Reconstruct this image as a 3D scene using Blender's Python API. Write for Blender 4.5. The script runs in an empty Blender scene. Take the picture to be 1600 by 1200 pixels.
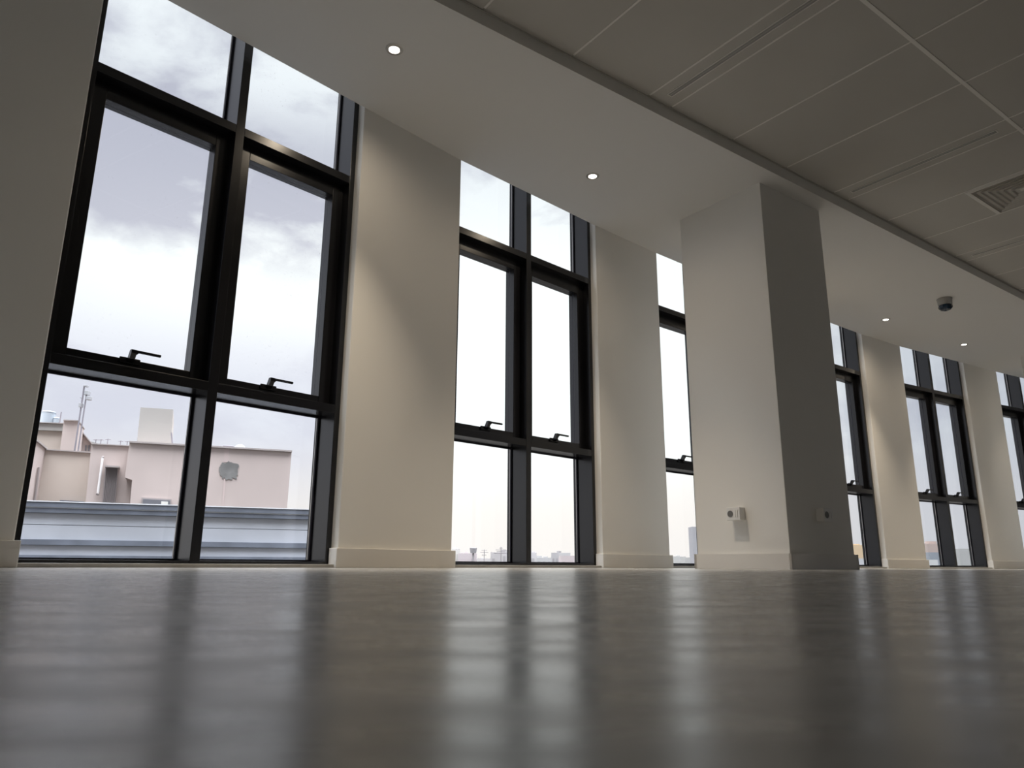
import bpy, bmesh, math, random
from mathutils import Vector, Matrix
random.seed(7)
sc = bpy.context.scene
col = sc.collection

# ------------------------------------------------------------------ camera
F_PX, PITCH, ROLL, HC = 1141.82, 0.241449, 0.006097, 0.024465
cam_d = bpy.data.cameras.new('camera'); cam = bpy.data.objects.new('camera', cam_d); col.objects.link(cam)
cp, sp, cr, sr = math.cos(PITCH), math.sin(PITCH), math.cos(ROLL), math.sin(ROLL)
FWD = Vector((0, cp, sp)); U0 = Vector((0, -sp, cp)); R0 = Vector((1, 0, 0))
RGT = R0 * cr + U0 * sr; UPV = -R0 * sr + U0 * cr
m = Matrix((RGT, UPV, -FWD)).transposed().to_4x4(); m.translation = Vector((0, 0, HC))
cam.matrix_world = m
cam_d.sensor_width = 36; cam_d.sensor_fit = 'HORIZONTAL'; cam_d.lens = F_PX / 1600 * 36
cam_d.clip_start = 0.005; cam_d.clip_end = 3000
cam_d.dof.use_dof = True; cam_d.dof.focus_distance = 5.5; cam_d.dof.aperture_fstop = 11
sc.camera = cam

# ------------------------------------------------------------------ sky
sc.view_settings.view_transform = 'Standard'; sc.view_settings.look = 'None'
sc.view_settings.gamma = 1; sc.view_settings.use_curve_mapping = False
sc.view_settings.exposure = 0.0
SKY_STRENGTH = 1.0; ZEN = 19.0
world = bpy.data.worlds.new('overcast_sky'); sc.world = world; world.use_nodes = True
wn = world.node_tree; wn.nodes.clear()
def N(nt, t, **kw):
    n = nt.nodes.new(t)
    for k, v in kw.items():
        if k.startswith('i_'):
            n.inputs[int(k[2:]) if k[2:].isdigit() else k[2:]].default_value = v
        else: setattr(n, k, v)
    return n
def math_n(nt, op, a, b=None, clamp=False):
    n = nt.nodes.new('ShaderNodeMath'); n.operation = op; n.use_clamp = clamp
    for i, v in enumerate((a, b)):
        if v is None: continue
        if isinstance(v, (int, float)): n.inputs[i].default_value = v
        else: nt.links.new(v, n.inputs[i])
    return n.outputs[0]
def rng(nt, v, a, b, c=0., d=1., smooth=True):
    n = nt.nodes.new('ShaderNodeMapRange'); n.interpolation_type = 'SMOOTHSTEP' if smooth else 'LINEAR'
    nt.links.new(v, n.inputs[0])
    for i, x in enumerate((a, b, c, d)): n.inputs[i + 1].default_value = x
    return n.outputs[0]
def mixc(nt, f, a, b):
    n = nt.nodes.new('ShaderNodeMix'); n.data_type = 'RGBA'
    for i, v in ((0, f), (6, a), (7, b)):
        if hasattr(v, 'is_linked'): nt.links.new(v, n.inputs[i])
        else: n.inputs[i].default_value = (v if isinstance(v, (int, float)) else (*v, 1))
    return n.outputs[2]
def build_sky():
    nt = wn; L = nt.links.new
    tc = N(nt, 'ShaderNodeTexCoord'); d = tc.outputs['Generated']
    sep = N(nt, 'ShaderNodeSeparateXYZ'); L(d, sep.inputs[0]); X, Y, Z = sep.outputs
    mp = N(nt, 'ShaderNodeMapping'); mp.inputs['Scale'].default_value = (1, 1, 2.0); L(d, mp.inputs[0])
    n1 = N(nt, 'ShaderNodeTexNoise'); n1.inputs['Scale'].default_value = 4.6; n1.inputs['Detail'].default_value = 9
    n1.inputs['Roughness'].default_value = .56; n1.inputs['Distortion'].default_value = .25; L(mp.outputs[0], n1.inputs['Vector'])
    az = math_n(nt, 'ARCTAN2', X, Y)                       # radians, 0 = view axis
    def lobe(vec, w0, w1):
        v = Vector(vec).normalized()
        n = N(nt, 'ShaderNodeVectorMath'); n.operation = 'DOT_PRODUCT'; L(d, n.inputs[0]); n.inputs[1].default_value = v
        return rng(nt, n.outputs['Value'], w0, w1)
    # bright thin cloud in front of the hidden sun
    glow = math_n(nt, 'MULTIPLY', lobe((-.12, .95, .22), .78, .97), rng(nt, Z, .52, .36))
    glow = math_n(nt, 'MULTIPLY', glow, math_n(nt, 'SUBTRACT', 1.0, math_n(nt, 'MULTIPLY', rng(nt, Z, .33, .20), rng(nt, az, -.12, -.30))))
    lowleft = math_n(nt, 'MULTIPLY', rng(nt, Z, .36, .24), rng(nt, az, -.10, -.25))
    glow = math_n(nt, 'MULTIPLY', glow, rng(nt, Z, .0, .14, .55, 1.0))
    # thick grey bank higher up on the left, a grey patch lower down
    bank = math_n(nt, 'MULTIPLY', rng(nt, Z, .34, .42), rng(nt, Z, .58, .48))
    bank = math_n(nt, 'MULTIPLY', bank, rng(nt, az, .0, -.22))
    low = rng(nt, Z, .18, .05)
    right = rng(nt, az, .30, .50)
    f = math_n(nt, 'MULTIPLY', rng(nt, n1.outputs['Fac'], .36, .59), 1.0)
    f = math_n(nt, 'SUBTRACT', f, math_n(nt, 'MULTIPLY', bank, .9))
    f = math_n(nt, 'ADD', f, math_n(nt, 'MULTIPLY', glow, .9), True)
    cloud = mixc(nt, f, (.56, .58, .68), (.97, 1.03, 1.06))
    cloud = mixc(nt, math_n(nt, 'MULTIPLY', lowleft, .72), cloud, (.87, .89, .99))
    cloud = mixc(nt, low, cloud, (.98, .95, .93))
    cloud = mixc(nt, math_n(nt, 'MULTIPLY', right, .65), cloud, (.56, .60, .68))
    hot = mixc(nt, glow, (1, 1, 1), (1.22, 1.20, 1.15))
    hot = mixc(nt, rng(nt, Z, .66, .86), hot, (ZEN, ZEN * .98, ZEN * .94))     # unseen overhead sky boosted to light the room
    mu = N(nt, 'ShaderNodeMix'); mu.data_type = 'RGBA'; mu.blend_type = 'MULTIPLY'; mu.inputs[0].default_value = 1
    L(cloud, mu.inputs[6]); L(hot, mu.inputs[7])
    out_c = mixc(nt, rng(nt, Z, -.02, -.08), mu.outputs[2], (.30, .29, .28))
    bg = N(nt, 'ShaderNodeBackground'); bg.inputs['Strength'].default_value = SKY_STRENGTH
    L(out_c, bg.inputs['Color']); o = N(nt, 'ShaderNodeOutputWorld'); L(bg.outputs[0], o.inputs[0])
build_sky()
sc.cycles.max_bounces = 14; sc.cycles.diffuse_bounces = 8; sc.cycles.transparent_max_bounces = 24
sc.cycles.use_denoising = True; sc.cycles.sample_clamp_indirect = 6
SPOT_W = 135.0

# ------------------------------------------------------------------ materials
MATS = {}
def mat(name, color, rough=.5, spec=.5, metal=0, emit=None, estr=0, noise=None, bump=None, coat=0):
    """noise=(scale, amount): slight colour variation of the surface itself; bump=(scale, strength, distance)"""
    mt = bpy.data.materials.new(name); mt.use_nodes = True; nt = mt.node_tree; b = nt.nodes['Principled BSDF']
    b.inputs['Base Color'].default_value = (*color, 1); b.inputs['Roughness'].default_value = rough
    b.inputs['Specular IOR Level'].default_value = spec; b.inputs['Metallic'].default_value = metal
    b.inputs['Coat Weight'].default_value = coat
    if emit: b.inputs['Emission Color'].default_value = (*emit, 1); b.inputs['Emission Strength'].default_value = estr
    if noise or bump:
        tc = N(nt, 'ShaderNodeTexCoord')
    if noise:
        n = N(nt, 'ShaderNodeTexNoise'); n.inputs['Scale'].default_value = noise[0]; n.inputs['Detail'].default_value = 6
        nt.links.new(tc.outputs['Object'], n.inputs['Vector'])
        k = noise[1]
        c = mixc(nt, rng(nt, n.outputs['Fac'], .3, .7), tuple(v * (1 - k) for v in color), tuple(min(1, v * (1 + k)) for v in color))
        nt.links.new(c, b.inputs['Base Color'])
    if bump:
        n = N(nt, 'ShaderNodeTexNoise'); n.inputs['Scale'].default_value = bump[0]; n.inputs['Detail'].default_value = 3
        nt.links.new(tc.outputs['Object'], n.inputs['Vector'])
        bp = N(nt, 'ShaderNodeBump'); bp.inputs['Strength'].default_value = bump[1]; bp.inputs['Distance'].default_value = bump[2]
        nt.links.new(n.outputs['Fac'], bp.inputs['Height']); nt.links.new(bp.outputs[0], b.inputs['Normal'])
    MATS[name] = mt; return mt
WHITE = mat('white_wall_paint', (.86, .845, .81), .65, .3, bump=(160, .04, .001))
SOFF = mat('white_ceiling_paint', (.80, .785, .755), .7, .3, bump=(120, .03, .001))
BASEB = mat('white_baseboard_gloss', (.80, .775, .735), .35, .5)
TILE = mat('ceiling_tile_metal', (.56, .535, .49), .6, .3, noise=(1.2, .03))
GRID = mat('ceiling_grid_white', (.86, .83, .78), .5, .4)
BLACK = mat('black_aluminium', (.008, .008, .010), .27, .55)
GASK = mat('dark_gasket', (.012, .011, .02), .45, .4)
SILL = mat('grey_sill', (.42, .40, .37), .45, .4, noise=(25, .06))
SOCKET = mat('white_plastic', (.82, .81, .79), .35, .5)
DARK = mat('dark_opening', (.02, .02, .02), .8, .2)
NAVY = mat('navy_lens', (.004, .022, .05), .18, .6)
PLAST = mat('white_sensor_plastic', (.62, .60, .57), .4, .5)
CHROME = mat('satin_trim', (.55, .53, .50), .28, .5, metal=1)
LAMP = mat('lamp_glow', (1, 1, 1), .5, .5, emit=(1, .90, .80), estr=9)
ROOFSLAB = mat('slab_concrete', (.45, .44, .42), .9)
SLOT = mat('slot_dark', (.36, .35, .34), .6, .3)
VENTM = mat('vent_enamel', (.72, .69, .64), .45, .4)

def floor_mat():
    mt = bpy.data.materials.new('grey_vinyl_floor'); mt.use_nodes = True; nt = mt.node_tree; L = nt.links.new
    b = nt.nodes['Principled BSDF']; tc = N(nt, 'ShaderNodeTexCoord')
    mp = N(nt, 'ShaderNodeMapping'); mp.inputs['Rotation'].default_value = (0, 0, math.radians(-12)); mp.inputs['Scale'].default_value = (1, 2.6, 1)
    L(tc.outputs['Object'], mp.inputs[0])
    n = N(nt, 'ShaderNodeTexNoise'); n.inputs['Scale'].default_value = 7; n.inputs['Detail'].default_value = 7; n.inputs['Roughness'].default_value = .6
    L(mp.outputs[0], n.inputs['Vector'])
    c = mixc(nt, rng(nt, n.outputs['Fac'], .3, .7), (.25, .246, .238), (.50, .49, .47)); L(c, b.inputs['Base Color'])
    n2 = N(nt, 'ShaderNodeTexNoise'); n2.inputs['Scale'].default_value = 16; n2.inputs['Detail'].default_value = 5
    L(mp.outputs[0], n2.inputs['Vector'])
    L(rng(nt, n2.outputs['Fac'], .3, .7, .23, .34), b.inputs['Roughness'])
    b.inputs['Specular IOR Level'].default_value = .2
    n3 = N(nt, 'ShaderNodeTexNoise'); n3.inputs['Scale'].default_value = 3.5; n3.inputs['Detail'].default_value = 2
    L(mp.outputs[0], n3.inputs['Vector'])
    n4 = N(nt, 'ShaderNodeTexNoise'); n4.inputs['Scale'].default_value = 45; n4.inputs['Detail'].default_value = 3
    L(mp.outputs[0], n4.inputs['Vector'])
    h = math_n(nt, 'ADD', math_n(nt, 'MULTIPLY', n3.outputs['Fac'], 1.0), math_n(nt, 'MULTIPLY', n4.outputs['Fac'], .03))
    bp = N(nt, 'ShaderNodeBump'); bp.inputs['Strength'].default_value = 1; bp.inputs['Distance'].default_value = .00045
    L(h, bp.inputs['Height']); L(bp.outputs[0], b.inputs['Normal'])
    return mt
FLOORM = floor_mat()

def glass_mat(name, dirt):
    mt = bpy.data.materials.new(name); mt.use_nodes = True; nt = mt.node_tree; nt.nodes.clear(); L = nt.links.new
    tr = N(nt, 'ShaderNodeBsdfTransparent'); tr.inputs[0].default_value = (.975, .98, .985, 1)
    gl = N(nt, 'ShaderNodeBsdfGlossy'); gl.inputs['Roughness'].default_value = .01
    lw = N(nt, 'ShaderNodeLayerWeight'); lw.inputs[0].default_value = .5        # Schlick reflectance from the facing ratio
    fr = math_n(nt, 'ADD', math_n(nt, 'MULTIPLY', math_n(nt, 'POWER', lw.outputs['Facing'], 5.0), .96), .04)
    m1 = N(nt, 'ShaderNodeMixShader'); L(math_n(nt, 'MULTIPLY', fr, .8), m1.inputs[0]); L(tr.outputs[0], m1.inputs[1]); L(gl.outputs[0], m1.inputs[2])
    tc = N(nt, 'ShaderNodeTexCoord')
    n = N(nt, 'ShaderNodeTexNoise'); n.inputs['Scale'].default_value = 60; n.inputs['Detail'].default_value = 8; n.inputs['Roughness'].default_value = .75
    L(tc.outputs['Object'], n.inputs['Vector'])
    n2 = N(nt, 'ShaderNodeTexNoise'); n2.inputs['Scale'].default_value = 3.2; n2.inputs['Detail'].default_value = 4; L(tc.outputs['Object'], n2.inputs['Vector'])
    f = math_n(nt, 'MULTIPLY', rng(nt, n.outputs['Fac'], .60, .74), rng(nt, n2.outputs['Fac'], .44, .62))
    f = math_n(nt, 'MULTIPLY', f, dirt)
    df = N(nt, 'ShaderNodeBsdfTranslucent'); df.inputs[0].default_value = (.55, .55, .60, 1)
    m2 = N(nt, 'ShaderNodeMixShader'); L(f, m2.inputs[0]); L(m1.outputs[0], m2.inputs[1]); L(df.outputs[0], m2.inputs[2])
    o = N(nt, 'ShaderNodeOutputMaterial'); L(m2.outputs[0], o.inputs[0]); return mt
GLASS = glass_mat('clear_glass', .10); GLASSD = glass_mat('dusty_glass', .38)

# ------------------------------------------------------------------ mesh helpers
def tag(o, label=None, cat=None, group=None, kind=None):
    for k, v in (('label', label), ('category', cat), ('group', group), ('kind', kind)):
        if v: o[k] = v
    return o
def link(name, me, mt, parent=None, loc=None, rotz=0):
    o = bpy.data.objects.new(name, me); col.objects.link(o)
    if mt: me.materials.append(mt)
    if parent: o.parent = parent
    if loc: o.location = loc
    o.rotation_euler.z = rotz
    return o
def empty(name, loc=(0, 0, 0), rotz=0):
    o = bpy.data.objects.new(name, None); o.empty_display_size = .1; col.objects.link(o); o.location = loc; o.rotation_euler.z = rotz; return o
class MB:
    def __init__(s): s.bm = bmesh.new()
    def box(s, a, b, bev=0):
        x0, y0, z0 = a; x1, y1, z1 = b
        vs = [s.bm.verts.new(p) for p in ((x0, y0, z0), (x1, y0, z0), (x1, y1, z0), (x0, y1, z0), (x0, y0, z1), (x1, y0, z1), (x1, y1, z1), (x0, y1, z1))]
        fs = [s.bm.faces.new([vs[i] for i in f]) for f in ((3, 2, 1, 0), (4, 5, 6, 7), (0, 1, 5, 4), (1, 2, 6, 5), (2, 3, 7, 6), (3, 0, 4, 7))]
        if bev:
            es = list({e for f in fs for e in f.edges})
            bmesh.ops.bevel(s.bm, geom=es, offset=bev, segments=2, profile=.5, affect='EDGES')
        return s
    def prism(s, pts, z0, z1, bev=0):
        """pts: plan polygon counter-clockwise"""
        ar = sum(pts[i][0] * pts[(i + 1) % len(pts)][1] - pts[(i + 1) % len(pts)][0] * pts[i][1] for i in range(len(pts)))
        if ar < 0: pts = pts[::-1]
        lo = [s.bm.verts.new((p[0], p[1], z0)) for p in pts]; hi = [s.bm.verts.new((p[0], p[1], z1)) for p in pts]
        n = len(pts); fs = [s.bm.faces.new(lo[::-1]), s.bm.faces.new(hi)]; sides = []
        for i in range(n):
            j = (i + 1) % n; sides.append(s.bm.faces.new([lo[i], lo[j], hi[j], hi[i]]))
        if bev:
            es = list({e for f in sides for e in f.edges if abs((e.verts[0].co - e.verts[1].co).z) > 1e-4})
            bmesh.ops.bevel(s.bm, geom=es, offset=bev, segments=3, profile=.5, affect='EDGES')
        return s
    def slab(s, poly, nvec, t):
        """poly: 3D polygon, extruded by nvec*t"""
        a = [s.bm.verts.new(p) for p in poly]; b = [s.bm.verts.new(Vector(p) + Vector(nvec) * t) for p in poly]
        s.bm.faces.new(a); s.bm.faces.new(b[::-1]); n = len(a)
        for i in range(n):
            j = (i + 1) % n; s.bm.faces.new([a[j], a[i], b[i], b[j]])
        return s
    def tube(s, pts, r, seg=10):
        pts = [Vector(p) for p in pts]; rings = []
        for i, p in enumerate(pts):
            d = (pts[min(i + 1, len(pts) - 1)] - pts[max(i - 1, 0)]).normalized()
            a = Vector((0, 0, 1)) if abs(d.z) < .9 else Vector((1, 0, 0))
            u = d.cross(a).normalized(); v = d.cross(u)
            rr = r[i] if isinstance(r, (list, tuple)) else r
            rings.append([s.bm.verts.new(p + (u * math.cos(2 * math.pi * k / seg) + v * math.sin(2 * math.pi * k / seg)) * rr) for k in range(seg)])
        for A, B in zip(rings, rings[1:]):
            for k in range(seg): s.bm.faces.new([A[k], A[(k + 1) % seg], B[(k + 1) % seg], B[k]])
        s.bm.faces.new(rings[0][::-1]); s.bm.faces.new(rings[-1]); return s
    def lathe(s, prof, seg=40, closed=False):
        rings = []
        for r, z in prof:
            rings.append([s.bm.verts.new((r * math.cos(2 * math.pi * k / seg), r * math.sin(2 * math.pi * k / seg), z)) for k in range(seg)] if r > 1e-6 else [s.bm.verts.new((0, 0, z))])
        pr = list(zip(rings, rings[1:])) + ([(rings[-1], rings[0])] if closed else [])
        for A, B in pr:
            for k in range(seg):
                k2 = (k + 1) % seg
                if len(A) == 1: s.bm.faces.new([A[0], B[k], B[k2]])
                elif len(B) == 1: s.bm.faces.new([A[k], B[0], A[k2]])
                else: s.bm.faces.new([A[k], B[k], B[k2], A[k2]])
        return s
    def build(s, name, mt, parent=None, loc=None, rotz=0, smooth=False):
        bmesh.ops.recalc_face_normals(s.bm, faces=s.bm.faces)
        me = bpy.data.meshes.new(name); s.bm.to_mesh(me); s.bm.free()
        if smooth:
            for p in me.polygons: p.use_smooth = True
            me.set_sharp_from_angle(angle=math.radians(35))
        return link(name, me, mt, parent, loc, rotz)

# ------------------------------------------------------------------ plan
H = 2.73            # soffit height
ZC = 2.815          # tiled ceiling height
TOP = 3.20
AX = math.radians(35.8)
UU = Vector((math.cos(AX), math.sin(AX))); VV = Vector((-UU.y, UU.x))
def uv(u, v): return UU * u + VV * v
EDGE_V = 2.712
def dirv(deg): return Vector((math.cos(math.radians(deg)), math.sin(math.radians(deg))))
Lp, Ap, Bp, Cp, Dp = Vector((-1.904, 2.868)), Vector((-.910, 3.938)), Vector((-.359, 4.534)), Vector((.678, 5.521)), Vector((1.285, 6.063))
Hp, Ip, Jp, Kp = Vector((4.197, 8.380)), Vector((4.907, 8.865)), Vector((6.166, 9.622)), Vector((6.909, 10.077))
E3 = Dp + dirv(39.9) * 1.46; F3 = Hp - dirv(37.2) * 1.46
P0 = Lp - dirv(48.5) * .81; W0 = P0 - dirv(49.5) * 1.46; Q0 = W0 - dirv(46) * .30
K1 = Kp + dirv(29.5) * 1.46; K2 = K1 + dirv(28.5) * .81; K3 = K2 + dirv(27) * 1.46; K4 = K3 + dirv(26) * .81
chain = [Q0, W0, P0, Lp, Ap, Bp, Cp, Dp, E3, F3, Hp, Ip, Jp, Kp, K1, K2, K3, K4]
for k in range(2): chain += [chain[-1] + dirv(24 - 3 * k) * 1.46, chain[-1] + dirv(24 - 3 * k) * 1.46 + dirv(22.5 - 3 * k) * .81]  # extra unseen bays, added to bring daylight to the far end
# chain: pier Q0-W0, window W0-P0, pier P0-L, window L-A, pier A-B, window B-C, ...
piers = [(chain[i], chain[i + 1]) for i in range(0, len(chain) - 1, 2)]
wins = [(chain[i], chain[i + 1]) for i in range(1, len(chain) - 1, 2)]
def nrm(a, b):
    d = (b - a).normalized(); return Vector((-d.y, d.x))

# ------------------------------------------------------------------ floor, ceiling, walls
BACK_V, LEFT_U, RIGHT_U = -7.0, Q0.dot(UU) - .02, chain[-1].dot(UU) + .02
room = [uv(LEFT_U, BACK_V), uv(RIGHT_U, BACK_V), uv(RIGHT_U, 9), uv(LEFT_U, 9)]
out = [c + VV * .34 for c in chain]
fl = MB().prism([tuple(p) for p in [uv(LEFT_U, BACK_V), uv(RIGHT_U, BACK_V)] + out[::-1]], -.25, 0).build('floor', FLOORM)
tag(fl, 'grey vinyl office floor reflecting the tall windows', 'floor', kind='structure')
sf_poly = [uv(LEFT_U, EDGE_V), uv(RIGHT_U, EDGE_V)] + [c for c in chain[::-1]]
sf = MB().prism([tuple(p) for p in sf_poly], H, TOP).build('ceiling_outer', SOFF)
tag(sf, 'smooth white lowered ceiling band running along the windows', 'ceiling', kind='structure')
rf = MB().prism([tuple(p) for p in [uv(LEFT_U, BACK_V), uv(RIGHT_U, BACK_V)] + out[::-1]], TOP, TOP + .25).build('roof_slab', ROOFSLAB)
tag(rf, 'concrete slab above the ceiling', 'roof', kind='structure')
# thin shadow-gap trim where the tiled ceiling meets the lowered band
def uvbox(mb, u0, u1, v0, v1, z0, z1, bev=0):
    mb.prism([tuple(uv(u0, v0)), tuple(uv(u1, v0)), tuple(uv(u1, v1)), tuple(uv(u0, v1))], z0, z1)
t = MB(); uvbox(t, LEFT_U, RIGHT_U, EDGE_V - .009, EDGE_V - .001, ZC - .006, ZC + .01)
tag(t.build('trim_1', TILE), 'slim white angle trim where tiles meet the lowered band', 'trim', kind='structure')
# tiled ceiling: panels with the lay-in grid
joints = [-3.09 + .605 * k for k in range(0)]
js = [1.75, 2.355, 2.965, 3.165, 3.77, 4.375, 4.985, 5.185, 5.785, 6.387, 6.995, 7.20, 7.80]
strip = [False] * len(js)
u = 7.80
while u < RIGHT_U:
    for w in (.605, .605, .20, .605):
        u += w; js.append(u)
u = 1.75
while u > LEFT_U:
    for w in (.605, .20, .605, .605):
        u -= w; js.insert(0, u)
js = [j for j in js if LEFT_U < j < RIGHT_U]
vs_ = [EDGE_V - .004, 1.505]
while vs_[-1] > BACK_V: vs_.append(vs_[-1] - 1.207)
vs_[-1] = BACK_V
tiles = MB(); ju = [LEFT_U] + js + [RIGHT_U]
for i in range(len(ju) - 1):
    for k in range(len(vs_) - 1):
        if ju[i + 1] - ju[i] < .03: continue
        uvbox(tiles, ju[i] + .004, ju[i + 1] - .004, vs_[k + 1] + .004, vs_[k] - .004, ZC, ZC + .02)
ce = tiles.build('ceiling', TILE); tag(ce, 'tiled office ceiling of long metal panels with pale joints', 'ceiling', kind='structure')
g = MB()
for j in js: uvbox(g, j - .006, j + .006, BACK_V, EDGE_V - .022, ZC - .002, ZC + .012)
for v in vs_[1:-1]: uvbox(g, LEFT_U, RIGHT_U, v - .011, v + .011, ZC - .003, ZC + .012)
g.build('ceiling_grid_strip', GRID, ce)

WALLN = 0
def wall_(pts, z0, z1, label, name=None, bev=0, mt=None):
    o = MB().prism([tuple(p) for p in pts], z0, z1, bev).build(name, mt or WHITE); tag(o, label, 'wall', kind='structure'); return o
T = .2
wall_([uv(LEFT_U - T, BACK_V - T), uv(LEFT_U, BACK_V - T), uv(LEFT_U, Q0.dot(VV) + .3), uv(LEFT_U - T, Q0.dot(VV) + .3)], 0, TOP, 'plain white end wall left of the windows, out of view', 'wall_left')
wall_([uv(RIGHT_U, BACK_V - T), uv(RIGHT_U + T, BACK_V - T), uv(RIGHT_U + T, chain[-1].dot(VV) + .3), uv(RIGHT_U, chain[-1].dot(VV) + .3)], 0, TOP, 'plain white far end wall, out of view', 'wall_right', mt=WHITE)
wb = MB(); BW0, BW1, BZ0, BZ1 = 11.0, RIGHT_U - .6, .12, 2.62            # unseen far-side glazing, added to brighten the far piers
uvbox(wb, LEFT_U, BW0, BACK_V - T, BACK_V, 0, TOP); uvbox(wb, BW1, RIGHT_U, BACK_V - T, BACK_V, 0, TOP)
uvbox(wb, BW0, BW1, BACK_V - T, BACK_V, 0, BZ0); uvbox(wb, BW0, BW1, BACK_V - T, BACK_V, BZ1, TOP)
tag(wb.build('wall_back', WHITE), 'white wall with an added glazed stretch on the opposite side of the office', 'wall', kind='structure')
rw = empty('window_20', (*uv(BW0, BACK_V - .1), 0), AX); tag(rw, 'long band of glazing added for light on the opposite side of the office, out of view', 'window', kind='structure')
nb = 6; bw = (BW1 - BW0) / nb
for k in range(nb):
    MB().box((k * bw + .03, -.01, BZ0 + .04), ((k + 1) * bw - .03, -.004, BZ1 - .04)).build('glass_pane', GLASS, rw)
    MB().box((k * bw, -.04, BZ0), (k * bw + .03, .04, BZ1)).box(((k + 1) * bw - .03, -.04, BZ0), ((k + 1) * bw, .04, BZ1)).box((k * bw + .03, -.04, BZ0), ((k + 1) * bw - .03, .04, BZ0 + .04)).box((k * bw + .03, -.04, BZ1 - .04), ((k + 1) * bw - .03, .04, BZ1)).build('window_frame', BLACK, rw)

pier_lab = ['white wall pier left of the out-of-view window', 'dim white wall pier at the left edge, beside the first window',
            'white wall pier between the window with the pink building and the next one', 'white wall pier just left of the square column',
            'white wall pier hidden behind the square column', 'cream-lit wall pier right of the column, before the narrow window pair',
            'cream-lit wall pier second right of the column', 'white wall pier beyond the far windows', 'white wall pier at the far end', 'second last white wall pier at the far end', 'last white wall pier at the far end']
BT, BH = .018, .101
for i, (a, b) in enumerate(piers):
    n0 = nrm(*wins[i - 1]) if i > 0 else nrm(a, b)
    n1 = nrm(*wins[i]) if i < len(wins) else nrm(a, b)
    n = nrm(a, b)
    pts = [a, b, b + n1 * .245, a + n0 * .245]
    wall_(pts, 0, H if False else TOP, pier_lab[i], 'wall_%d' % (i + 1), bev=.006)
    d = (b - a).normalized()
    a2, b2 = a - d * BT - n * BT, b + d * BT - n * BT
    # baseboard wraps the pier's face and both returns
    ring = [a2, b2, b + d * BT + n1 * .055, b + n1 * .055 + d * .0005, b - n * .0005 + d * .0005, a - n * .0005 - d * .0005, a + n0 * .055 - d * .0005, a - d * BT + n0 * .055]
    mb = MB().prism([tuple(p) for p in ring], 0.0, BH)
    o = mb.build('baseboard_%d' % (i + 1), BASEB)
    bv = o.modifiers.new('edge', 'BEVEL'); bv.width = .003; bv.segments = 2; bv.limit_method = 'ANGLE'
    tag(o, 'white baseboard around the foot of the ' + pier_lab[i].replace('white ', '').replace('dim ', ''), 'baseboard', kind='structure')

# square columns
def column(name, bname, u0, v0, s, label, blabel):
    P = [uv(u0, v0), uv(u0 + s, v0), uv(u0 + s, v0 + s), uv(u0, v0 + s)]
    o = MB().prism([tuple(p) for p in P], 0, H + .02, .004).build(name, WHITE); tag(o, label, 'column', kind='structure')
    t = MB(); e = .0005
    uvbox(t, u0 - BT, u0 + s + BT, v0 - BT, v0 - e, 0, BH); uvbox(t, u0 - BT, u0 + s + BT, v0 + s + e, v0 + s + BT, 0, BH)
    uvbox(t, u0 - BT, u0 - e, v0 - BT, v0 + s + BT, 0, BH); uvbox(t, u0 + s + e, u0 + s + BT, v0 - BT, v0 + s + BT, 0, BH)
    b = t.build(bname, BASEB); tag(b, blabel, 'baseboard', kind='structure'); return o
column('column_1', 'baseboard_20', 4.266, 2.852, .755, 'big square white column standing in front of the third window', 'white baseboard around the big square column')
column('column_2', 'baseboard_21', 4.266 + 6.625, 2.852, .755, 'second square white column, only its top corner showing at the far right', 'white baseboard around the second square column')

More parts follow.
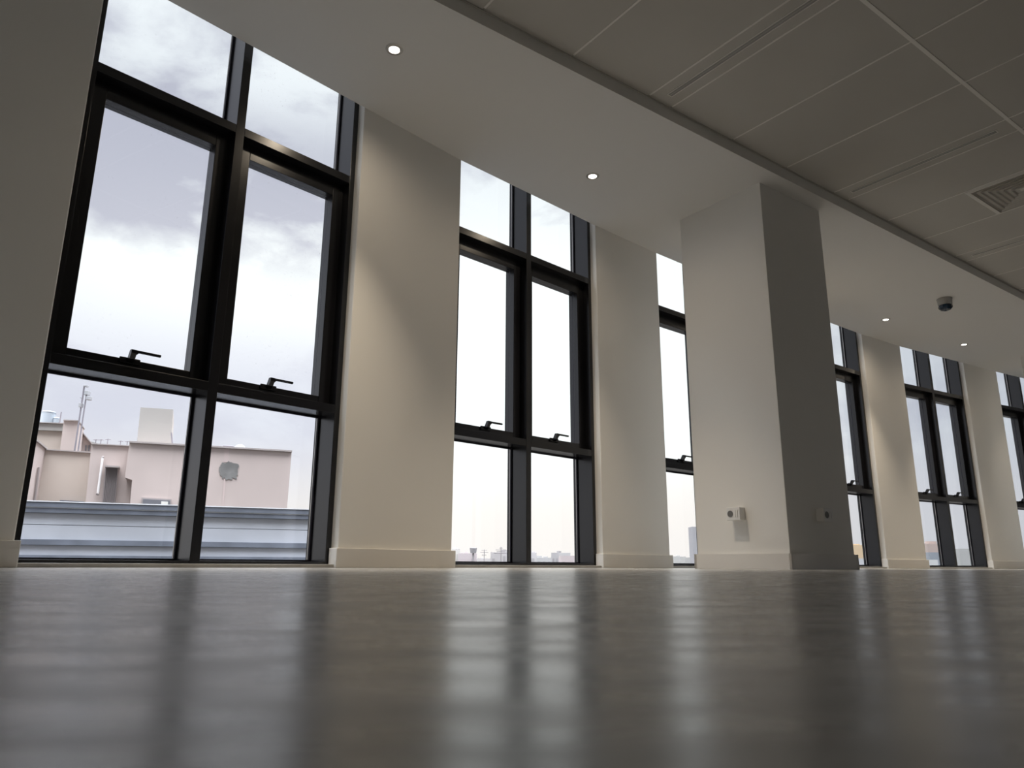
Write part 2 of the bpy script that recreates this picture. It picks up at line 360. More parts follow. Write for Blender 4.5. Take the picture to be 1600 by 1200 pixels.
# ------------------------------------------------------------------ windows
win_lab = ['tall black window out of view on the left', 'nearest tall black window, pink building and grey parapet outside',
           'second tall black window, between the two near wall piers, hazy skyline low outside',
           'tall black window mostly hidden behind the left side of the square column', 'tall black window peeking out right of the square column',
           'narrow-looking black window between the two cream-lit far piers', 'last visible black window at the right edge',
           'black window beyond the right edge', 'second last black window beyond the right edge', 'last black window beyond the right edge']
def window(i, a, b):
    w = (b - a).length; ang = math.atan2((b - a).y, (b - a).x)
    root = empty('window_%d' % i, (a.x, a.y, 0), ang); tag(root, win_lab[i], 'window', kind='structure')
    gl = GLASSD if i in (1, 4, 5) else GLASS
    BV = .0015; c0, c1 = w * .4835 + .003, w * .4835 + .051; l1, r0 = .034, w - .034
    TRs = ((2.227, 2.275), (.825, .873))
    for s0, s1 in ((0.001, l1), (c0, c1), (r0, w - .001)):
        m_ = MB().box((s0, .060, .0), (s1, .212, TOP - .002), BV)
        m_.box((s0 + .006, .212, .0), (s1 - .006, .232, TOP - .002)); m_.box((s0, .232, 0), (s1, .250, TOP - .002))
        m_.build('mullion', BLACK, root)
    for z0, z1 in TRs:
        for s0, s1 in ((l1, c0), (c1, r0)):
            m_ = MB().box((s0, .0605, z0), (s1, .212, z1), BV); m_.box((s0, .212, z0 + .006), (s1, .232, z1 - .006)); m_.box((s0, .232, z0), (s1, .250, z1))
            m_.build('transom', BLACK, root)
    for s0, s1 in ((l1, c0), (c1, r0)):
        MB().box((s0, .062, .016), (s1, .250, .031), BV).build('bottom_rail', BLACK, root)
        for z0, z1 in ((.031, .825), (2.275, TOP - .002)):
            gk = MB()          # glazing gasket round the fixed pane
            gk.box((s0, .204, z0), (s0 + .010, .217, z1)); gk.box((s1 - .010, .204, z0), (s1, .217, z1))
            gk.box((s0 + .010, .204, z0), (s1 - .010, .217, z0 + .008)); gk.box((s0 + .010, .204, z1 - .010), (s1 - .010, .217, z1))
            gp = MB().box((s0 + .001, .218, z0 + .001), (s1 - .001, .224, z1 - .001)).build('glass_pane', gl if z0 > 1 or i > 1 else GLASS, root)
            gk.build('gasket', GASK, gp)
            MB().box((s1 - .0125, .2125, z0 + .01), (s1 - .0095, .2165, z1 - .01)).box((s0 + .0095, .2125, z0 + .01), (s0 + .0125, .2165, z1 - .01)).build('spacer', CHROME, gp)
        # opening sash between the transoms
        z0, z1 = .873, 2.227; q = .071; sh0, sh1 = s0, s1
        m_ = MB(); B2 = .002
        m_.box((sh0 + .001, .120, z0 + .001), (sh0 + q, .166, z1 - .001), B2); m_.box((sh1 - q, .120, z0 + .001), (sh1 - .001, .166, z1 - .001), B2)
        m_.box((sh0 + q, .120, z1 - .085), (sh1 - q, .166, z1 - .001), B2); m_.box((sh0 + q, .120, z0 + .001), (sh1 - q, .166, z0 + .047), B2)
        m_.box((sh0 + .001, .166, z0 + .001), (sh0 + q - .012, .22, z1 - .001)); m_.box((sh1 - q + .012, .166, z0 + .001), (sh1 - .001, .22, z1 - .001))
        m_.box((sh0 + q - .012, .166, z1 - .073), (sh1 - q + .012, .22, z1 - .001)); m_.box((sh0 + q - .012, .166, z0 + .001), (sh1 - q + .012, .22, z0 + .035))
        sash = m_.build('sash', BLACK, root)
        pane = MB().box((sh0 + q - .012, .176, z0 + .035), (sh1 - q + .012, .182, z1 - .073)).build('sash_glass', gl, sash)
        gk = MB(); A0, A1, Z0, Z1 = sh0 + q - .012, sh1 - q + .012, z0 + .035, z1 - .073
        gk.box((A0, .167, Z0), (A0 + .009, .175, Z1)); gk.box((A1 - .009, .167, Z0), (A1, .175, Z1)); gk.box((A0, .167, Z1 - .009), (A1, .175, Z1)); gk.box((A0, .167, Z0), (A1, .175, Z0 + .008))
        gk.build('gasket', GASK, sash)
        hs = s0 + (.327 if s0 < .1 else .292)
        hz = z0 + .040
        h_ = MB().box((hs - .045, .1085, hz - .015), (hs + .045, .121, hz + .013), .004)
        h_.slab([(hs - .012, .112, hz - .012), (hs - .012, .112, hz + .014), (hs - .012, .094, hz + .045), (hs - .012, .074, hz + .045), (hs - .012, .074, hz + .028), (hs - .012, .088, hz + .004)], (1, 0, 0), .024)
        h_.slab([(hs + .012, .0745, hz + .033), (hs + .023, .0745, hz + .034), (hs + .012, .0745, hz + .022)], (0, 1, 0), .012)
        h_.box((hs - .0115, .074, hz + .0335), (hs + .120, .087, hz + .045), .002)
        h_.build('handle', BLACK, sash)
    MB().box((.0, .002, 0), (w, .060, .017), .002).box((0, .002, -.05), (w, .34, -.001)).build('window_sill', SILL, root)
    return root
for i, (a, b) in enumerate(wins): window(i, a, b)

# ------------------------------------------------------------------ downlights
def downlight(x, y, label, i):
    r = empty('downlight', (x, y, H)); tag(r, label, 'ceiling light', 'recessed downlights in the lowered ceiling band')
    MB().lathe([(.0475, -.0005), (.0475, -.003), (.045, -.0045), (.041, -.0045), (.038, -.002), (.0375, -.0005)], 40, True).build('trim_ring', CHROME, r, smooth=True)
    MB().lathe([(.0385, -.001), (.036, -.0035), (.030, -.0052), (.0295, -.0015), (.036, -.0008)], 40, True).build('reflector', PLAST, r, smooth=True)
    MB().lathe([(0, -.0105), (.012, -.0100), (.021, -.0078), (.0275, -.0035), (.0275, -.001), (0, -.001)], 32).build('lamp', LAMP, r, smooth=True)
    ld = bpy.data.lights.new('downlight_beam', 'SPOT'); ld.energy = SPOT_W; ld.color = (1, .84, .64); ld.spot_size = math.radians(70); ld.spot_blend = 1.0
    ld.shadow_soft_size = .022
    lo = bpy.data.objects.new('downlight_beam', ld); col.objects.link(lo); lo.parent = r; lo.location = (0, 0, -.035)
    ls = ld.copy(); ls.name = 'downlight_spill'; ls.spot_size = math.radians(168); ls.energy = SPOT_W * .10          # the wide tail of the same lamp
    lo = bpy.data.objects.new('downlight_spill', ls); col.objects.link(lo); lo.parent = r; lo.location = (0, 0, -.03)
downlight(-.649, 3.414, 'nearest glowing round downlight, above the pink-building window', 0)
downlight(.569, 4.732, 'glowing round downlight above the second window, left of the column', 1)
downlight(4.214, 7.828, 'small glowing downlight right of the column, left of the dark blue sensor', 2)
downlight(5.658, 8.763, 'farthest glowing downlight, below right of the dark blue sensor', 3)

downlight(2.95, 6.92, 'added fill downlight hidden behind the square column', 4)  # unseen lamp, added to lift the light right of the column
downlight(7.16, 9.60, 'added fill downlight just beyond the right edge', 5)  # out-of-view lamp, added to warm the far piers

# ceiling sensor
mat('sensor_base', (.40, .39, .37), .45, .5)
s = empty('ceiling_sensor', (4.494, 7.167, H)); tag(s, 'round ceiling detector with white base and dark blue lens', 'sensor')
MB().lathe([(0, -.0005), (.072, -.0005), (.074, -.006), (.070, -.012), (.066, -.066), (.062, -.072), (0, -.072)], 40).build('base', MATS['sensor_base'], s, smooth=True)
MB().lathe([(0, -.0725), (.061, -.0725), (.067, -.084), (.064, -.102), (.048, -.120), (.022, -.130), (0, -.132)], 10).build('lens', NAVY, s)
s.location.z = H

# wall sockets on the column
def socket(u_, v_, z, rotz, label):
    r = empty('wall_socket', (*uv(u_, v_), z), rotz); tag(r, label, 'socket', 'surface sockets on the square column')
    # local: x along wall, -y out of the wall
    MB().box((-.0545, -.046, -.0425), (.0545, -.0005, .0425), .003).build('back_box', SOCKET, r)
    MB().box((-.0565, -.060, -.0445), (.0565, -.046, .0445), .004).build('face_plate', SOCKET, r)
    MB().lathe([(0, 0), (.0225, 0), (.0225, .0025), (.0205, .0025), (.019, .0012), (0, .0012)], 32).build('outlet_well', MATS['socket_grey'], r, loc=(-.022, -.0602, 0))
    c = [c for c in r.children if c.name.startswith('outlet_well')][0]; c.rotation_euler = (math.pi / 2, 0, 0)
    MB().box((.012, -.0635, -.024), (.022, -.060, .024), .001).box((.030, -.0635, -.024), (.040, -.060, .024), .001).build('rocker', SOCKET, r)
    return r
mat('socket_grey', (.16, .155, .15), .5)
# left face of the column is the plane u = 4.266 facing -u ; x axis along -v
socket(4.266, 2.852 + .3785, .368, AX - math.pi / 2, 'white surface socket on the bright left face of the square column')
socket(4.266 + .381, 2.852, .357, AX, 'shaded surface socket on the dark right face of the square column')

# slot diffusers in the tiled ceiling
def slot(u0, v0, v1, label):
    r = empty('slot_diffuser', (*uv(u0, (v0 + v1) / 2), ZC), AX); h = (v1 - v0) / 2
    tag(r, label, 'air diffuser', 'linear slot diffusers in the tiled ceiling')
    f = MB().box((-.022, -h, -.004), (-.016, h, -.0005)).box((.016, -h, -.004), (.022, h, -.0005)).box((-.016, -h, -.004), (.016, -h + .006, -.0005)).box((-.016, h - .006, -.004), (.016, h, -.0005))
    f.build('slot_frame', GRID, r)
    MB().box((-.016, -h + .006, -.0022), (.016, h - .006, -.0006)).build('slot_back', SLOT, r)
    MB().box((-.002, -h + .006, -.0035), (.002, h - .006, -.0022)).build('slot_blade', TILE, r)
slot(3.065, 1.60, 2.622, 'linear slot air diffuser nearest in the tiled ceiling, top centre')
slot(5.085, 1.60, 2.612, 'linear slot air diffuser above the square column, middle of three')
slot(7.098, 1.60, 2.600, 'farthest linear slot air diffuser, near the right edge')
# square four-way diffuser
def vent(u0, u1, v0, v1):
    c = uv((u0 + u1) / 2, (v0 + v1) / 2); r = empty('ceiling_vent', (*c, ZC), AX); tag(r, 'square four-way louvred air vent in the tiled ceiling, right edge', 'air vent')
    h = (u1 - u0) / 2
    f = MB()
    def ring(mb, ro, ri, z0o, z1o, z0i, z1i):
        q = lambda k, z: [mb.bm.verts.new((x * k, y * k, z)) for x, y in ((-1, -1), (1, -1), (1, 1), (-1, 1))]
        a, b, c_, d = q(ro, z0o), q(ri, z0i), q(ri, z1i), q(ro, z1o)
        for A, B in ((a, b), (b, c_), (c_, d), (d, a)):
            for k in range(4): mb.bm.faces.new([A[k], A[(k + 1) % 4], B[(k + 1) % 4], B[k]])
    ring(f, h - .002, h - .035, -.004, -.001, -.012, -.003); f.build('frame', VENTM, r)
    for k in range(6):
        ro = h - .045 - k * .038
        lv = MB(); ring(lv, ro, ro - .019, -.013, -.0115, .028, .030); lv.build('louvre', VENTM, r)
    MB().box((-.025, -.025, -.004), (.025, .025, .0)).build('centre_cap', VENTM, r)
    bk = MB().box((-h + .037, -h + .037, .052), (h - .037, h - .037, .056)).build('plenum', DARK, r)
vent(5.787, 6.385, 1.510, 2.108)

# ------------------------------------------------------------------ outdoors
def ray(x, y):
    return FWD + RGT * ((x - 800) / F_PX) + UPV * ((600 - y) / F_PX)
def at_z(x, y, z):
    d = ray(x, y); return Vector((0, 0, HC)) + d * ((z - HC) / d.z)
def at_y(x, y, Y):
    d = ray(x, y); return Vector((0, 0, HC)) + d * (Y / d.y)
class Plane:
    """vertical plane through two plan points; px() gives the world point seen at a photo pixel"""
    def __init__(s, a, b): s.a = Vector(a[:2]); s.b = Vector(b[:2]); s.d = (s.b - s.a).normalized(); s.n = Vector((-s.d.y, s.d.x))
    def back(s, k): return Plane(s.a + s.n * k, s.b + s.n * k)
    def px(s, x, y):
        d = ray(x, y); t_ = s.a.dot(s.n) / Vector(d[:2]).dot(s.n); return Vector((0, 0, HC)) + d * t_
    def n3(s): return Vector((s.n.x, s.n.y, 0))
def facade(pl, pts, t_, mt, name, parent=None, label=None, cat=None):
    """upright slab whose front face has the given corners on the plane"""
    o = MB().slab([pl.px(*p) for p in pts], pl.n3(), t_).build(name, mt, parent)
    if label: tag(o, label, cat)
    return o
def level(pl, x, y, x2):
    """pixel row on the same height as (x,y) at column x2"""
    z = pl.px(x, y).z; lo, hi = 300., 1100.
    for _ in range(40):
        m_ = (lo + hi) / 2
        if pl.px(x2, m_).z > z: lo = m_
        else: hi = m_
    return lo
PINK = mat('pink_stucco', (.52, .44, .415), .9, .2, noise=(.55, .07))
PINK2 = mat('beige_stucco', (.50, .43, .38), .9, .2, noise=(.5, .06))
PALE = mat('pale_render', (.39, .37, .35), .9, .2, noise=(.8, .04))
COPE = mat('coping_stone', (.36, .32, .31), .9)
STAIN = mat('cement_patch', (.20, .195, .19), .95, noise=(2.5, .25))
GREYP = mat('painted_metal_grey', (.42, .435, .48), .55, .4, noise=(1.3, .10))
GREYD = mat('dark_capping', (.135, .15, .185), .5, .4, noise=(3, .2))
GREYL = mat('white_line', (.72, .73, .76), .5)
METAL = mat('galvanised', (.22, .21, .24), .6)
ANT = mat('antenna_panel', (.36, .37, .39), .6)
WINM = mat('window_dark', (.16, .16, .18), .4)
TANK = mat('tank_white', (.44, .48, .53), .7)

A_ = at_y(203, 690, 20.0); B_ = at_y(456, 705, 21.74)
PA = Plane(A_, B_)
# the neighbour building
bld = empty('apartment_building', tuple(PA.px(203, 800))); tag(bld, 'pink stucco apartment block with a grey cement patch, outside the nearest window', 'building')
def part(*a, **k):
    o = facade(*a, **k); o.parent = bld; o.matrix_parent_inverse = bld.matrix_basis.inverted(); return o
bld_inv = Matrix.Translation(-bld.location)
def bpart(pl, pts, t_, mt, name):
    o = MB().slab([pl.px(*p) for p in pts], pl.n3(), t_).build(name, mt, bld); o.matrix_parent_inverse = bld_inv; return o
def sub(o, par):
    o.parent = par; o.matrix_parent_inverse = par.matrix_parent_inverse.copy() if par.parent else Matrix(); 
    o.matrix_parent_inverse = bld_inv; return o
bpart(PA, [(202.5, 690.5), (455.9, 705.2), (447.0, 812), (201, 812), (206.4, 750), (195.2, 746)], 6.0, PINK, 'main_wall')
bpart(PA.back(-.10), [(202, 688.8), (456.6, 703.6), (456.5, 706.0), (202.2, 691.4)], .5, COPE, 'coping')
bpart(PA.back(.8), [(219.5, 636.5), (270.8, 639.7), (266.5, 700), (213.0, 700)], 2.2, PALE, 'stair_tower')
Pc = PA.back(.55)
bpart(Pc, [(143, 693.5), (206, 697), (206, 812), (131, 812)], 4, PINK, 'middle_wall')
bpart(Pc.back(-.08), [(143, 692.6), (203, 695.8), (203, 697.2), (143, 694)], .3, COPE, 'coping')
Pd = PA.back(1.6)
bpart(Pd, [(70.8, 702), (147, 707), (147, 812), (52, 812)], 1.5, PINK2, 'recess_wall')
bpart(Pd.back(-.08), [(70.8, 701.2), (147, 706.2), (147, 708), (70.8, 703)], .4, COPE, 'coping')
# left return wall of the recess, coming towards the viewer
p1 = Pd.px(70.8, 702); p2 = at_z(54, 688.5, p1.z); dd = (Vector(p2[:2]) - Vector(p1[:2])).normalized(); nn = Vector((dd.y, -dd.x))
if nn.x > 0: nn = -nn
zb = Pd.px(60, 812).z
q = MB().prism([tuple(p1[:2]), tuple(p2[:2]), tuple(Vector(p2[:2]) + nn * .4), tuple(Vector(p1[:2]) + nn * .4)], zb, p1.z).build('return_wall', PINK, bld); q.matrix_parent_inverse = bld_inv
o_ = dd * .0
q = MB().prism([tuple(Vector(p1[:2]) - nn * .05), tuple(Vector(p2[:2]) - nn * .05), tuple(Vector(p2[:2]) + nn * .45), tuple(Vector(p1[:2]) + nn * .45)], p1.z, p1.z + .045).build('coping', COPE, bld); q.matrix_parent_inverse = bld_inv
# louvred shaft with hood, white pipe, drain pipes, windows
lo_ = bpart(Pc.back(-.12), [(164.4, 729.5), (184.6, 731), (177.6, 812), (157, 812)], .1, mat('louvre_brown', (.27, .235, .235), .8), 'louvre_panel')
for k in range(9):
    a_ = .5 + k; x0 = 164.4 + (184.6 - 164.4) * a_ / 9; x1 = 157 + (177.6 - 157) * a_ / 9
    f_ = bpart(Pc.back(-.17), [(x0, 731), (x0 + .8, 731), (x1 + .8, 812), (x1, 812)], .05, MATS['louvre_brown'], 'louvre_rib')
bpart(Pc.back(-.35), [(164.0, 726.8), (186, 728.2), (185.8, 730.6), (163.6, 729.4)], .35, COPE, 'hood')
def bar(pl, p, q_, r, mt, name, off=-.1):
    o = MB().tube([pl.back(off).px(*p), pl.back(off).px(*q_)], r, 8).build(name, mt, bld, smooth=True); o.matrix_parent_inverse = bld_inv; return o
PIPEW = mat('pvc_white', (.80, .77, .76), .5)
bar(Pc, (160.5, 714), (152.8, 771), .032, PIPEW, 'waste_pipe')
bar(Pc, (159.2, 714), (162.6, 714.5), .035, COPE, 'pipe_collar'); bar(Pc, (150.5, 771), (154.5, 772), .04, COPE, 'pipe_collar')
Pl = Plane(p1, p2) if False else Pd
pr = at_z(60.6, 730, at_z(60.6, 730, 1).z)
def on_return(x, y):
    a2 = Vector(p1[:2]); n2 = -nn; d_ = ray(x, y); t_ = (a2 + n2 * .04).dot(n2) / Vector(d_[:2]).dot(n2); return Vector((0, 0, HC)) + d_ * t_
o = MB().tube([on_return(60.8, 730), on_return(53.5, 785)], .03, 8).build('drain_pipe', COPE, bld); o.matrix_parent_inverse = bld_inv
wq = bpart(PA.back(-.06), [(221, 777.2), (267.8, 779.8), (267, 806), (219.6, 806)], .07, COPE, 'window_surround')
wp = bpart(PA.back(-.09), [(223.5, 779.6), (265.5, 782.0), (265, 804), (222, 804)], .04, WINM, 'window_pane')
bpart(PA.back(-.12), [(252, 783.2), (262.5, 783.8), (262, 800), (251, 800)], .03, mat('shade_white', (.72, .70, .66), .8), 'window_blind')
bpart(Pd.back(-.25), [(93.5, 781.4), (131, 783.4), (130.5, 790), (93, 790)], .25, MATS['dark_capping'], 'awning')
# cement patch with the pipe through it
random.seed(3); pc = (357, 735); pts = []
for k in range(44):
    a_ = 2 * math.pi * k / 44; rx, ry = 13.5, 13.2
    rr = 1 + random.uniform(-.13, .13) + (.22 * random.random() if math.cos(a_) > .55 else 0) + (.12 if (k % 3 == 0 and math.sin(a_) > .3) else 0)
    pts.append((pc[0] + rx * rr * (abs(math.cos(a_)) ** .8) * (1 if math.cos(a_) > 0 else -1), pc[1] + ry * rr * (abs(math.sin(a_)) ** .8) * (1 if math.sin(a_) > 0 else -1)))
bpart(PA.back(-.02), pts, .019, STAIN, 'cement_patch')
bpart(PA.back(-.012), [(350.5, 700.5), (358, 701), (357, 722), (349.5, 722)], .011, mat('stucco_band', (.55, .45, .43), .9), 'repair_band')
bpart(PA.back(-.012), [(350, 748), (352.5, 748), (348.6, 806), (346.0, 806)], .011, MATS['stucco_band'], 'repair_band')
# dish and rail on the roof
d0 = PA.back(.8).px(375, 701); 
dh = MB().lathe([(0, .13), (.06, .12), (.12, .085), (.165, .02), (.17, -.03), (.16, -.03), (.155, .02), (.11, .075), (0, .115)], 20).build('roof_dome', ANT, bld, smooth=True)
dh.matrix_parent_inverse = bld_inv; dh.location = d0
bar(PA, (348.5, 696.5), (365, 697.5), .016, METAL, 'roof_rail', .5); bar(PA, (350, 696.8), (350, 702), .014, METAL, 'rail_post', .5); bar(PA, (363, 697.5), (363, 703), .014, METAL, 'rail_post', .5)
bar(PA, (267.8, 676), (269.4, 695), .02, METAL, 'tower_strut', .6)

# house behind, left
Pe = PA.back(7)
hb = empty('roof_block', tuple(Pe.px(90, 720))); tag(hb, 'beige rooftop block with parapet and sloping gable, behind the pink building', 'building'); hinv = Matrix.Translation(-hb.location)
def hpart(pl, pts, t_, mt, name):
    o = MB().slab([pl.px(*p) for p in pts], pl.n3(), t_).build(name, mt, hb); o.matrix_parent_inverse = hinv; return o
hpart(Pe, [(40, 659.2), (100, 661.6), (100, 716), (36, 716)], 2, PINK2, 'parapet_wall')
hpart(Pe.back(-.12), [(40, 659.5), (100, 661.9), (99, 673.4), (38, 671)], .12, PALE, 'parapet_band')
hpart(Pe.back(-.2), [(40, 658.4), (100, 660.8), (100, 662), (40, 659.6)], .5, COPE, 'coping')
hpart(Pe.back(-1.0), [(99.7, 656.4), (122.6, 657.4), (117, 716), (92, 716)], 1.6, PINK, 'chimney_block')
hpart(Pe.back(-1.1), [(99.2, 655.4), (123.2, 656.4), (123, 658), (99, 657)], 1.8, COPE, 'coping')
hpart(Pe.back(.6), [(121, 666.0), (146.5, 697.0), (146, 720), (112, 720)], 4, PINK, 'gable_wall')
hpart(Pe.back(.4), [(120.8, 664.8), (147.2, 696.2), (146.5, 697.8), (120.6, 666.8)], 4.2, COPE, 'coping')
for x in (133.3, 138.3): hpart(Pe.back(.55), [(x, 695.5), (x + 2.1, 695.7), (x + 1.3, 704.5), (x - .8, 704.3)], .06, WINM, 'narrow_window')

# antenna masts
def mast(label, base, top, r, panels, group='slender masts on the roofs outside the nearest window', back=-1.4, foot=-1.5):
    pl = Pe.back(back); b_ = pl.px(*base); t_ = pl.px(*top); b_.z = foot if foot is not None else b_.z
    root = empty('antenna_mast', (b_.x, b_.y, b_.z)); tag(root, label, 'antenna', group)
    xy = Vector((b_.x, b_.y)); 
    MB().tube([(0, 0, 0), (0, 0, t_.z - b_.z)], r, 8).build('pole', METAL, root)
    for (x0, y0, x1, y1) in panels:
        a = pl.px(x0, y0) - b_; c = pl.px(x1, y1) - b_
        MB().box((min(a.x, c.x), -.08, c.z), (max(a.x, c.x), .10, a.z), .01).build('panel_antenna', ANT, root)
        MB().tube([((a.x + c.x) / 2, 0, (a.z + c.z) / 2), (0, 0, (a.z + c.z) / 2)], .02, 6).build('bracket', METAL, root)
mast('taller antenna mast on the roof behind, with small box antennas', (117.2, 700), (132.2, 602), .026, [(132.5, 602, 137.5, 605), (124.6, 630, 127.8, 636.5), (126.2, 621.5, 127.8, 622.6)])
mast('shorter antenna mast with two square panels at its top', (124.2, 690), (135.6, 614), .022, [(133.2, 611, 139.8, 618), (136.8, 619.8, 143.2, 625.8)])
mast('short thin bare mast beside the rooftop tank', (92.6, 664), (97.8, 644), .02, [], back=.6, foot=None)
# water tanks, on a roof deck behind the parapet
zd = at_y(75, 668, 40).z
q = MB().box((-33, 37, zd - 6), (-26, 46, zd)).build('roof_deck', PALE, hb); q.matrix_parent_inverse = hinv
def tank(x0, x1, y0, y1, d, label):
    a, c = at_y(x0, y0, d), at_y(x1, y1, d); r = abs(c.x - a.x) / 2; h = abs(a.z - c.z)
    o = MB().lathe([(0, 0), (r, 0), (r, h * .86), (r * 1.04, h * .87), (r * 1.04, h * .91), (r * .8, h * .96), (r * .3, h), (0, h)], 32).build('water_tank', TANK, loc=((a.x + c.x) / 2, d, c.z), smooth=True)
    tag(o, label, 'water tank', 'rooftop tanks far left outside')
tank(67.0, 82.5, 642, 668, 40, 'large pale water tank on the roof, far left outside')
tank(84.6, 90.6, 652, 668, 40, 'small low rooftop tank right of the large pale one')

# distant rooftops just above the pink building
random.seed(11)
def roof_clutter(x, y, d, h_, label):
    b_ = Pc.back(.42).px(x, 694.5); b_.z = Pc.px(x, 693.5 + (x - 143) * .0556).z + .004; root = empty('television_aerial', tuple(b_)); tag(root, label, 'aerial', 'small aerials along the far roofs')
    MB().tube([(0, 0, 0), (0, 0, h_)], .010, 6).build('pole', METAL, root)
    w_ = h_ * .6; o = MB()
    o.tube([(-w_ / 2, 0, h_ * .9), (w_ / 2, 0, h_ * .9)], .009, 6)
    for k in range(5): o.tube([(-w_ / 2 + k * w_ / 4, -.05, h_ * .9), (-w_ / 2 + k * w_ / 4, .05, h_ * .9)], .006, 5)
    o.build('crossbar', METAL, root)
for x, lab in ((149, 'leftmost small aerial above the middle roof line'), (157, 'small aerial second from left above the middle roof line'), (167.5, 'small aerial at the centre of the middle roof line'), (188, 'small aerial right part of the middle roof line'), (198.5, 'rightmost small aerial beside the pink main block')):
    roof_clutter(x, 697, 34, random.uniform(.16, .23), lab)

# grey banded parapet
Ga, Gb = at_y(30, 786, 8.0), at_y(485, 797, 9.1)
PG = Plane(Ga, Gb); zt = PG.px(40, 786).z
par = empty('parapet_wall', (PG.px(300, 790).x, PG.px(300, 790).y, 0), math.atan2(PG.d.y, PG.d.x)); tag(par, 'grey banded metal parapet with dark capping rails, outside the nearest window', 'parapet', kind='structure')
def zof(y, x=150): return PG.px(x, y).z
x0_, x1_ = -5.2, 2.2
for nm, ya, yb, off, mt in (('capping', 787, 795.0, -.06, GREYD), ('lower_capping', 795.9, 803.5, -.045, GREYD), ('upper_panel', 803.5, 821.2, 0, GREYP), ('middle_panel', 822.0, 844, 0, GREYP),
                            ('dark_rail', 844, 852.6, -.035, GREYD), ('lower_panel', 852.6, 868, 0, GREYP), ('base_rail', 868, 884, -.04, GREYD)):
    MB().box((x0_, off, zof(yb)), (x1_, .18 + off * 0, zof(ya)), .002).build(nm, mt, par)
MB().box((x0_, -.05, zof(796.0)), (x1_, .17, zof(795.0))).build('edge_strip', GREYL, par)
MB().box((x0_, .01, zof(822.0)), (x1_, .17, zof(821.2))).build('seam', DARK, par)
MB().box((x0_, -.07, zof(787)), (x1_, .2, zof(785.6))).build('top_strip', GREYL, par)
MB().box((x0_, -.03, -1.5), (x1_, .18, zof(884))).build('footing', GREYP, par)

# skyline, distance haze painted in as pale wall colours: each building a thing
HZ = {}
def hz(c):
    if c not in HZ: HZ[c] = mat('hazy_render_%d' % len(HZ), tuple(v * .66 for v in c), .95, .1)
    return HZ[c]
def city(x0, x1, yt, yb, d, c, label, name='distant_building', cat='building', tops=(), group=None, taper=0):
    a, b = at_y(x0, yt, d), at_y(x1, yb, d); w = abs(b.x - a.x); z0 = at_y(x0, 892, d).z; zt_ = a.z
    root = empty(name, ((a.x + b.x) / 2, d, z0)); tag(root, label, cat, group)
    MB().box((-w / 2, 0, 0), (w / 2, w * .8 + 1, zt_ - z0)).build('wall', hz(c), root)
    n = max(2, int(w / (d * .0022 + .8))); fl_ = max(1, int((zt_ - z0) / 3.2)); ww = w / n
    for i in range(n):
        for j in range(fl_):
            if random.random() < .75:
                zz = zt_ - z0 - 2.4 - j * 3.2
                if zz > .3: MB().box((-w / 2 + ww * (i + .28), -.06, zz), (-w / 2 + ww * (i + .70), .05, zz + 1.3)).build('window', hz(tuple(v * .72 for v in c)), root)
    for (tx0, tx1, ty) in tops:
        p, r_ = at_y(tx0, ty, d), at_y(tx1, ty, d)
        MB().box((p.x - root.location.x, .5, zt_ - z0), (r_.x - root.location.x, abs(r_.x - p.x) + .5, p.z - z0)).build('roof_box', hz(tuple(v * .9 for v in c)), root)
    return root
random.seed(5)
SK = 'hazy skyline buildings outside'
city(706, 717, 857.5, 880, 160, (.92, .88, .84), 'pale low building at the left end of the skyline in the second window', tops=((708, 712, 855), (713.5, 716, 856)), group=SK)
city(716, 743.5, 864.5, 880, 150, (.80, .71, .72), 'pinkish low skyline building beneath the water tower', tops=((726, 731, 862.5), (720, 723, 863.4)), group=SK)
city(744, 766.5, 872.5, 880, 170, (.84, .80, .79), 'lowest pale skyline building between water tower and lattice roofs', tops=((750.5, 755, 871.2),), group=SK)
city(766.5, 785, 863, 880, 140, (.72, .68, .68), 'grey skyline building left of the second window middle post', tops=((766.8, 769, 862), (776, 783, 862.4)), group=SK)
city(783.5, 812, 859.5, 880, 145, (.76, .72, .73), 'taller grey skyline building touching the second window middle post', group=SK)
city(815, 838.5, 863.5, 880, 150, (.80, .77, .77), 'stepped pale skyline building just right of the middle post', tops=((818, 836.5, 861.8),), group=SK)
city(838.5, 862, 871.2, 880, 220, (.70, .69, .69), 'low grey row of roofs in the middle of the right lower pane', tops=((839, 847, 868.6), (849, 856, 869.6)), group=SK)
city(862, 873, 863.6, 880, 150, (.60, .58, .59), 'darker grey skyline building in the right lower pane', tops=((870.6, 877, 860.9),), group=SK)
city(872, 891.5, 863.8, 880, 158, (.74, .72, .72), 'pale skyline building right of the darker grey one', group=SK)
city(876, 925, 868.2, 880, 140, (.78, .68, .68), 'pinkish low building at the right end of the second window skyline', group=SK)
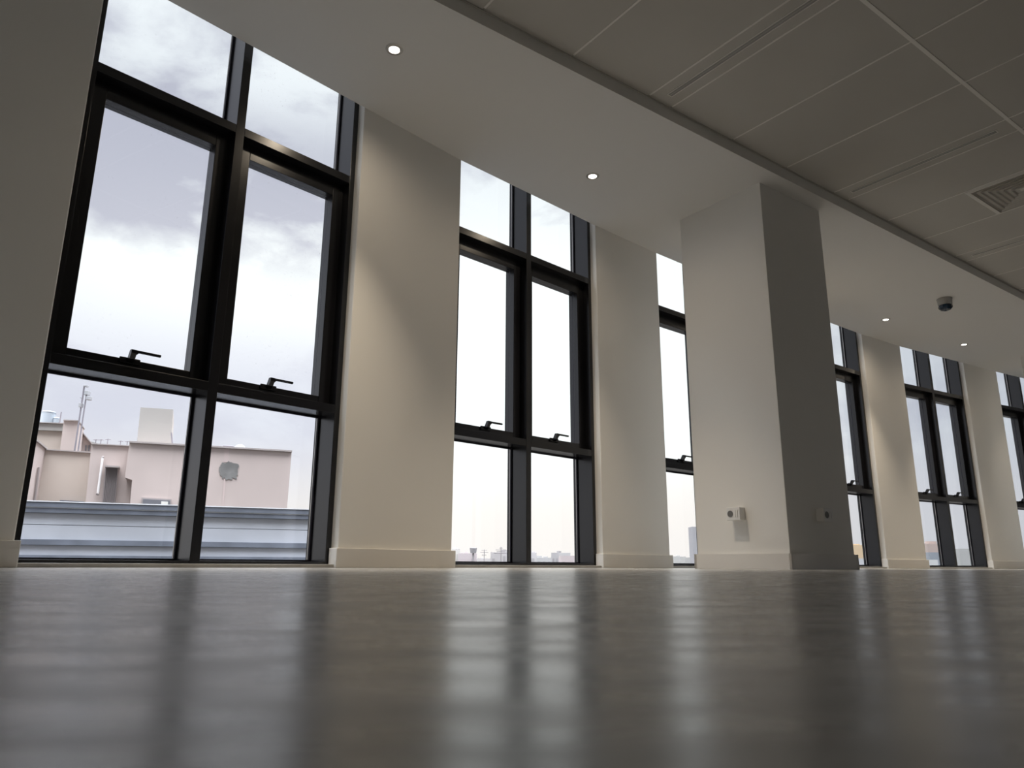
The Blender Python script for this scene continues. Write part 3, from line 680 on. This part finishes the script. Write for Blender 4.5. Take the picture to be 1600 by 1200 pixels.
# water tower
wt = at_y(739.5, 864.5, 148); wtb = at_y(739.5, 892, 148); pxm = 148 / F_PX * 1.03
r_ = empty('water_tower', (wt.x, 148, wtb.z)); tag(r_, 'water tower with a flared tank on the skyline in the second window', 'water tower')
zb_ = at_y(739.5, 864.4, 148).z - wtb.z; zt_ = at_y(739.5, 856.2, 148).z - wtb.z
MB().lathe([(0, zb_), (4.3 * pxm, zb_), (5.5 * pxm, zt_), (0, zt_ + .1)], 28).build('tank', hz((.52, .50, .51)), r_, smooth=True)
MB().lathe([(0, 0), (1.4 * pxm, 0), (1.4 * pxm, zb_), (0, zb_)], 16).build('shaft', hz((.60, .57, .58)), r_, smooth=True)
# lattice mast and roof antenna
def thin(x, y0, y1, d, label, bars):
    a = at_y(x, y0, d); b = at_y(x, 892, d); r = empty('skyline_mast', (b.x, d, b.z)); tag(r, label, 'antenna'); h = a.z - b.z
    MB().tube([(0, 0, 0), (0, 0, h)], .08, 6).build('pole', hz((.45, .42, .43)), r)
    o = MB()
    for zf, wf in bars: o.tube([(-wf, 0, h * zf), (wf, 0, h * zf)], .06, 6)
    o.build('crossbars', hz((.45, .42, .43)), r)
thin(756.2, 858.5, 880, 150, 'thin cross-armed mast on the skyline left of the middle post', ((.96, .55), (.86, .8), (.74, .45)))
thin(782.6, 854.6, 866, 138, 'spiky aerial on a skyline roof beside the middle post', ((.96, .35), (.88, 1.0), (.81, .8), (.74, 1.3)))
# behind the third window
city(1052, 1072, 869.5, 882, 130, (.66, .65, .63), 'low grey roofs at the foot of the window left of the column', tops=((1058, 1063, 867.6),), group=SK)
city(1070, 1092, 871, 882, 126, (.62, .61, .59), 'low grey roofs beside the tall slab left of the column', group=SK)
city(1081.3, 1100, 823, 882, 90, (.52, .51, .53), 'tall grey slab building at the column left edge', group=SK)
# fourth and fifth windows
city(1330, 1352.5, 851.5, 882, 60, (.78, .60, .40), 'orange building low in the window right of the column', tops=((1334, 1348, 849.8),), group=SK)
city(1335, 1362, 872.5, 882, 40, (.66, .66, .68), 'light grey low roof in front of the orange building', group=SK)
city(1440, 1472, 849.5, 882, 70, (.56, .46, .42), 'brownish building in the left pane between the cream-lit piers', tops=((1456, 1468, 845.5),), group=SK)
city(1452, 1476, 863, 882, 55, (.34, .37, .41), 'blue-grey building in front of the brownish one', group=SK)
city(1448, 1466, 874.5, 882, 40, (.68, .69, .69), 'white low roof nearest in the left pane between the cream-lit piers', group=SK)
city(1492, 1528, 857.5, 882, 60, (.52, .52, .51), 'plain grey building in the right pane between the cream-lit piers', group=SK)
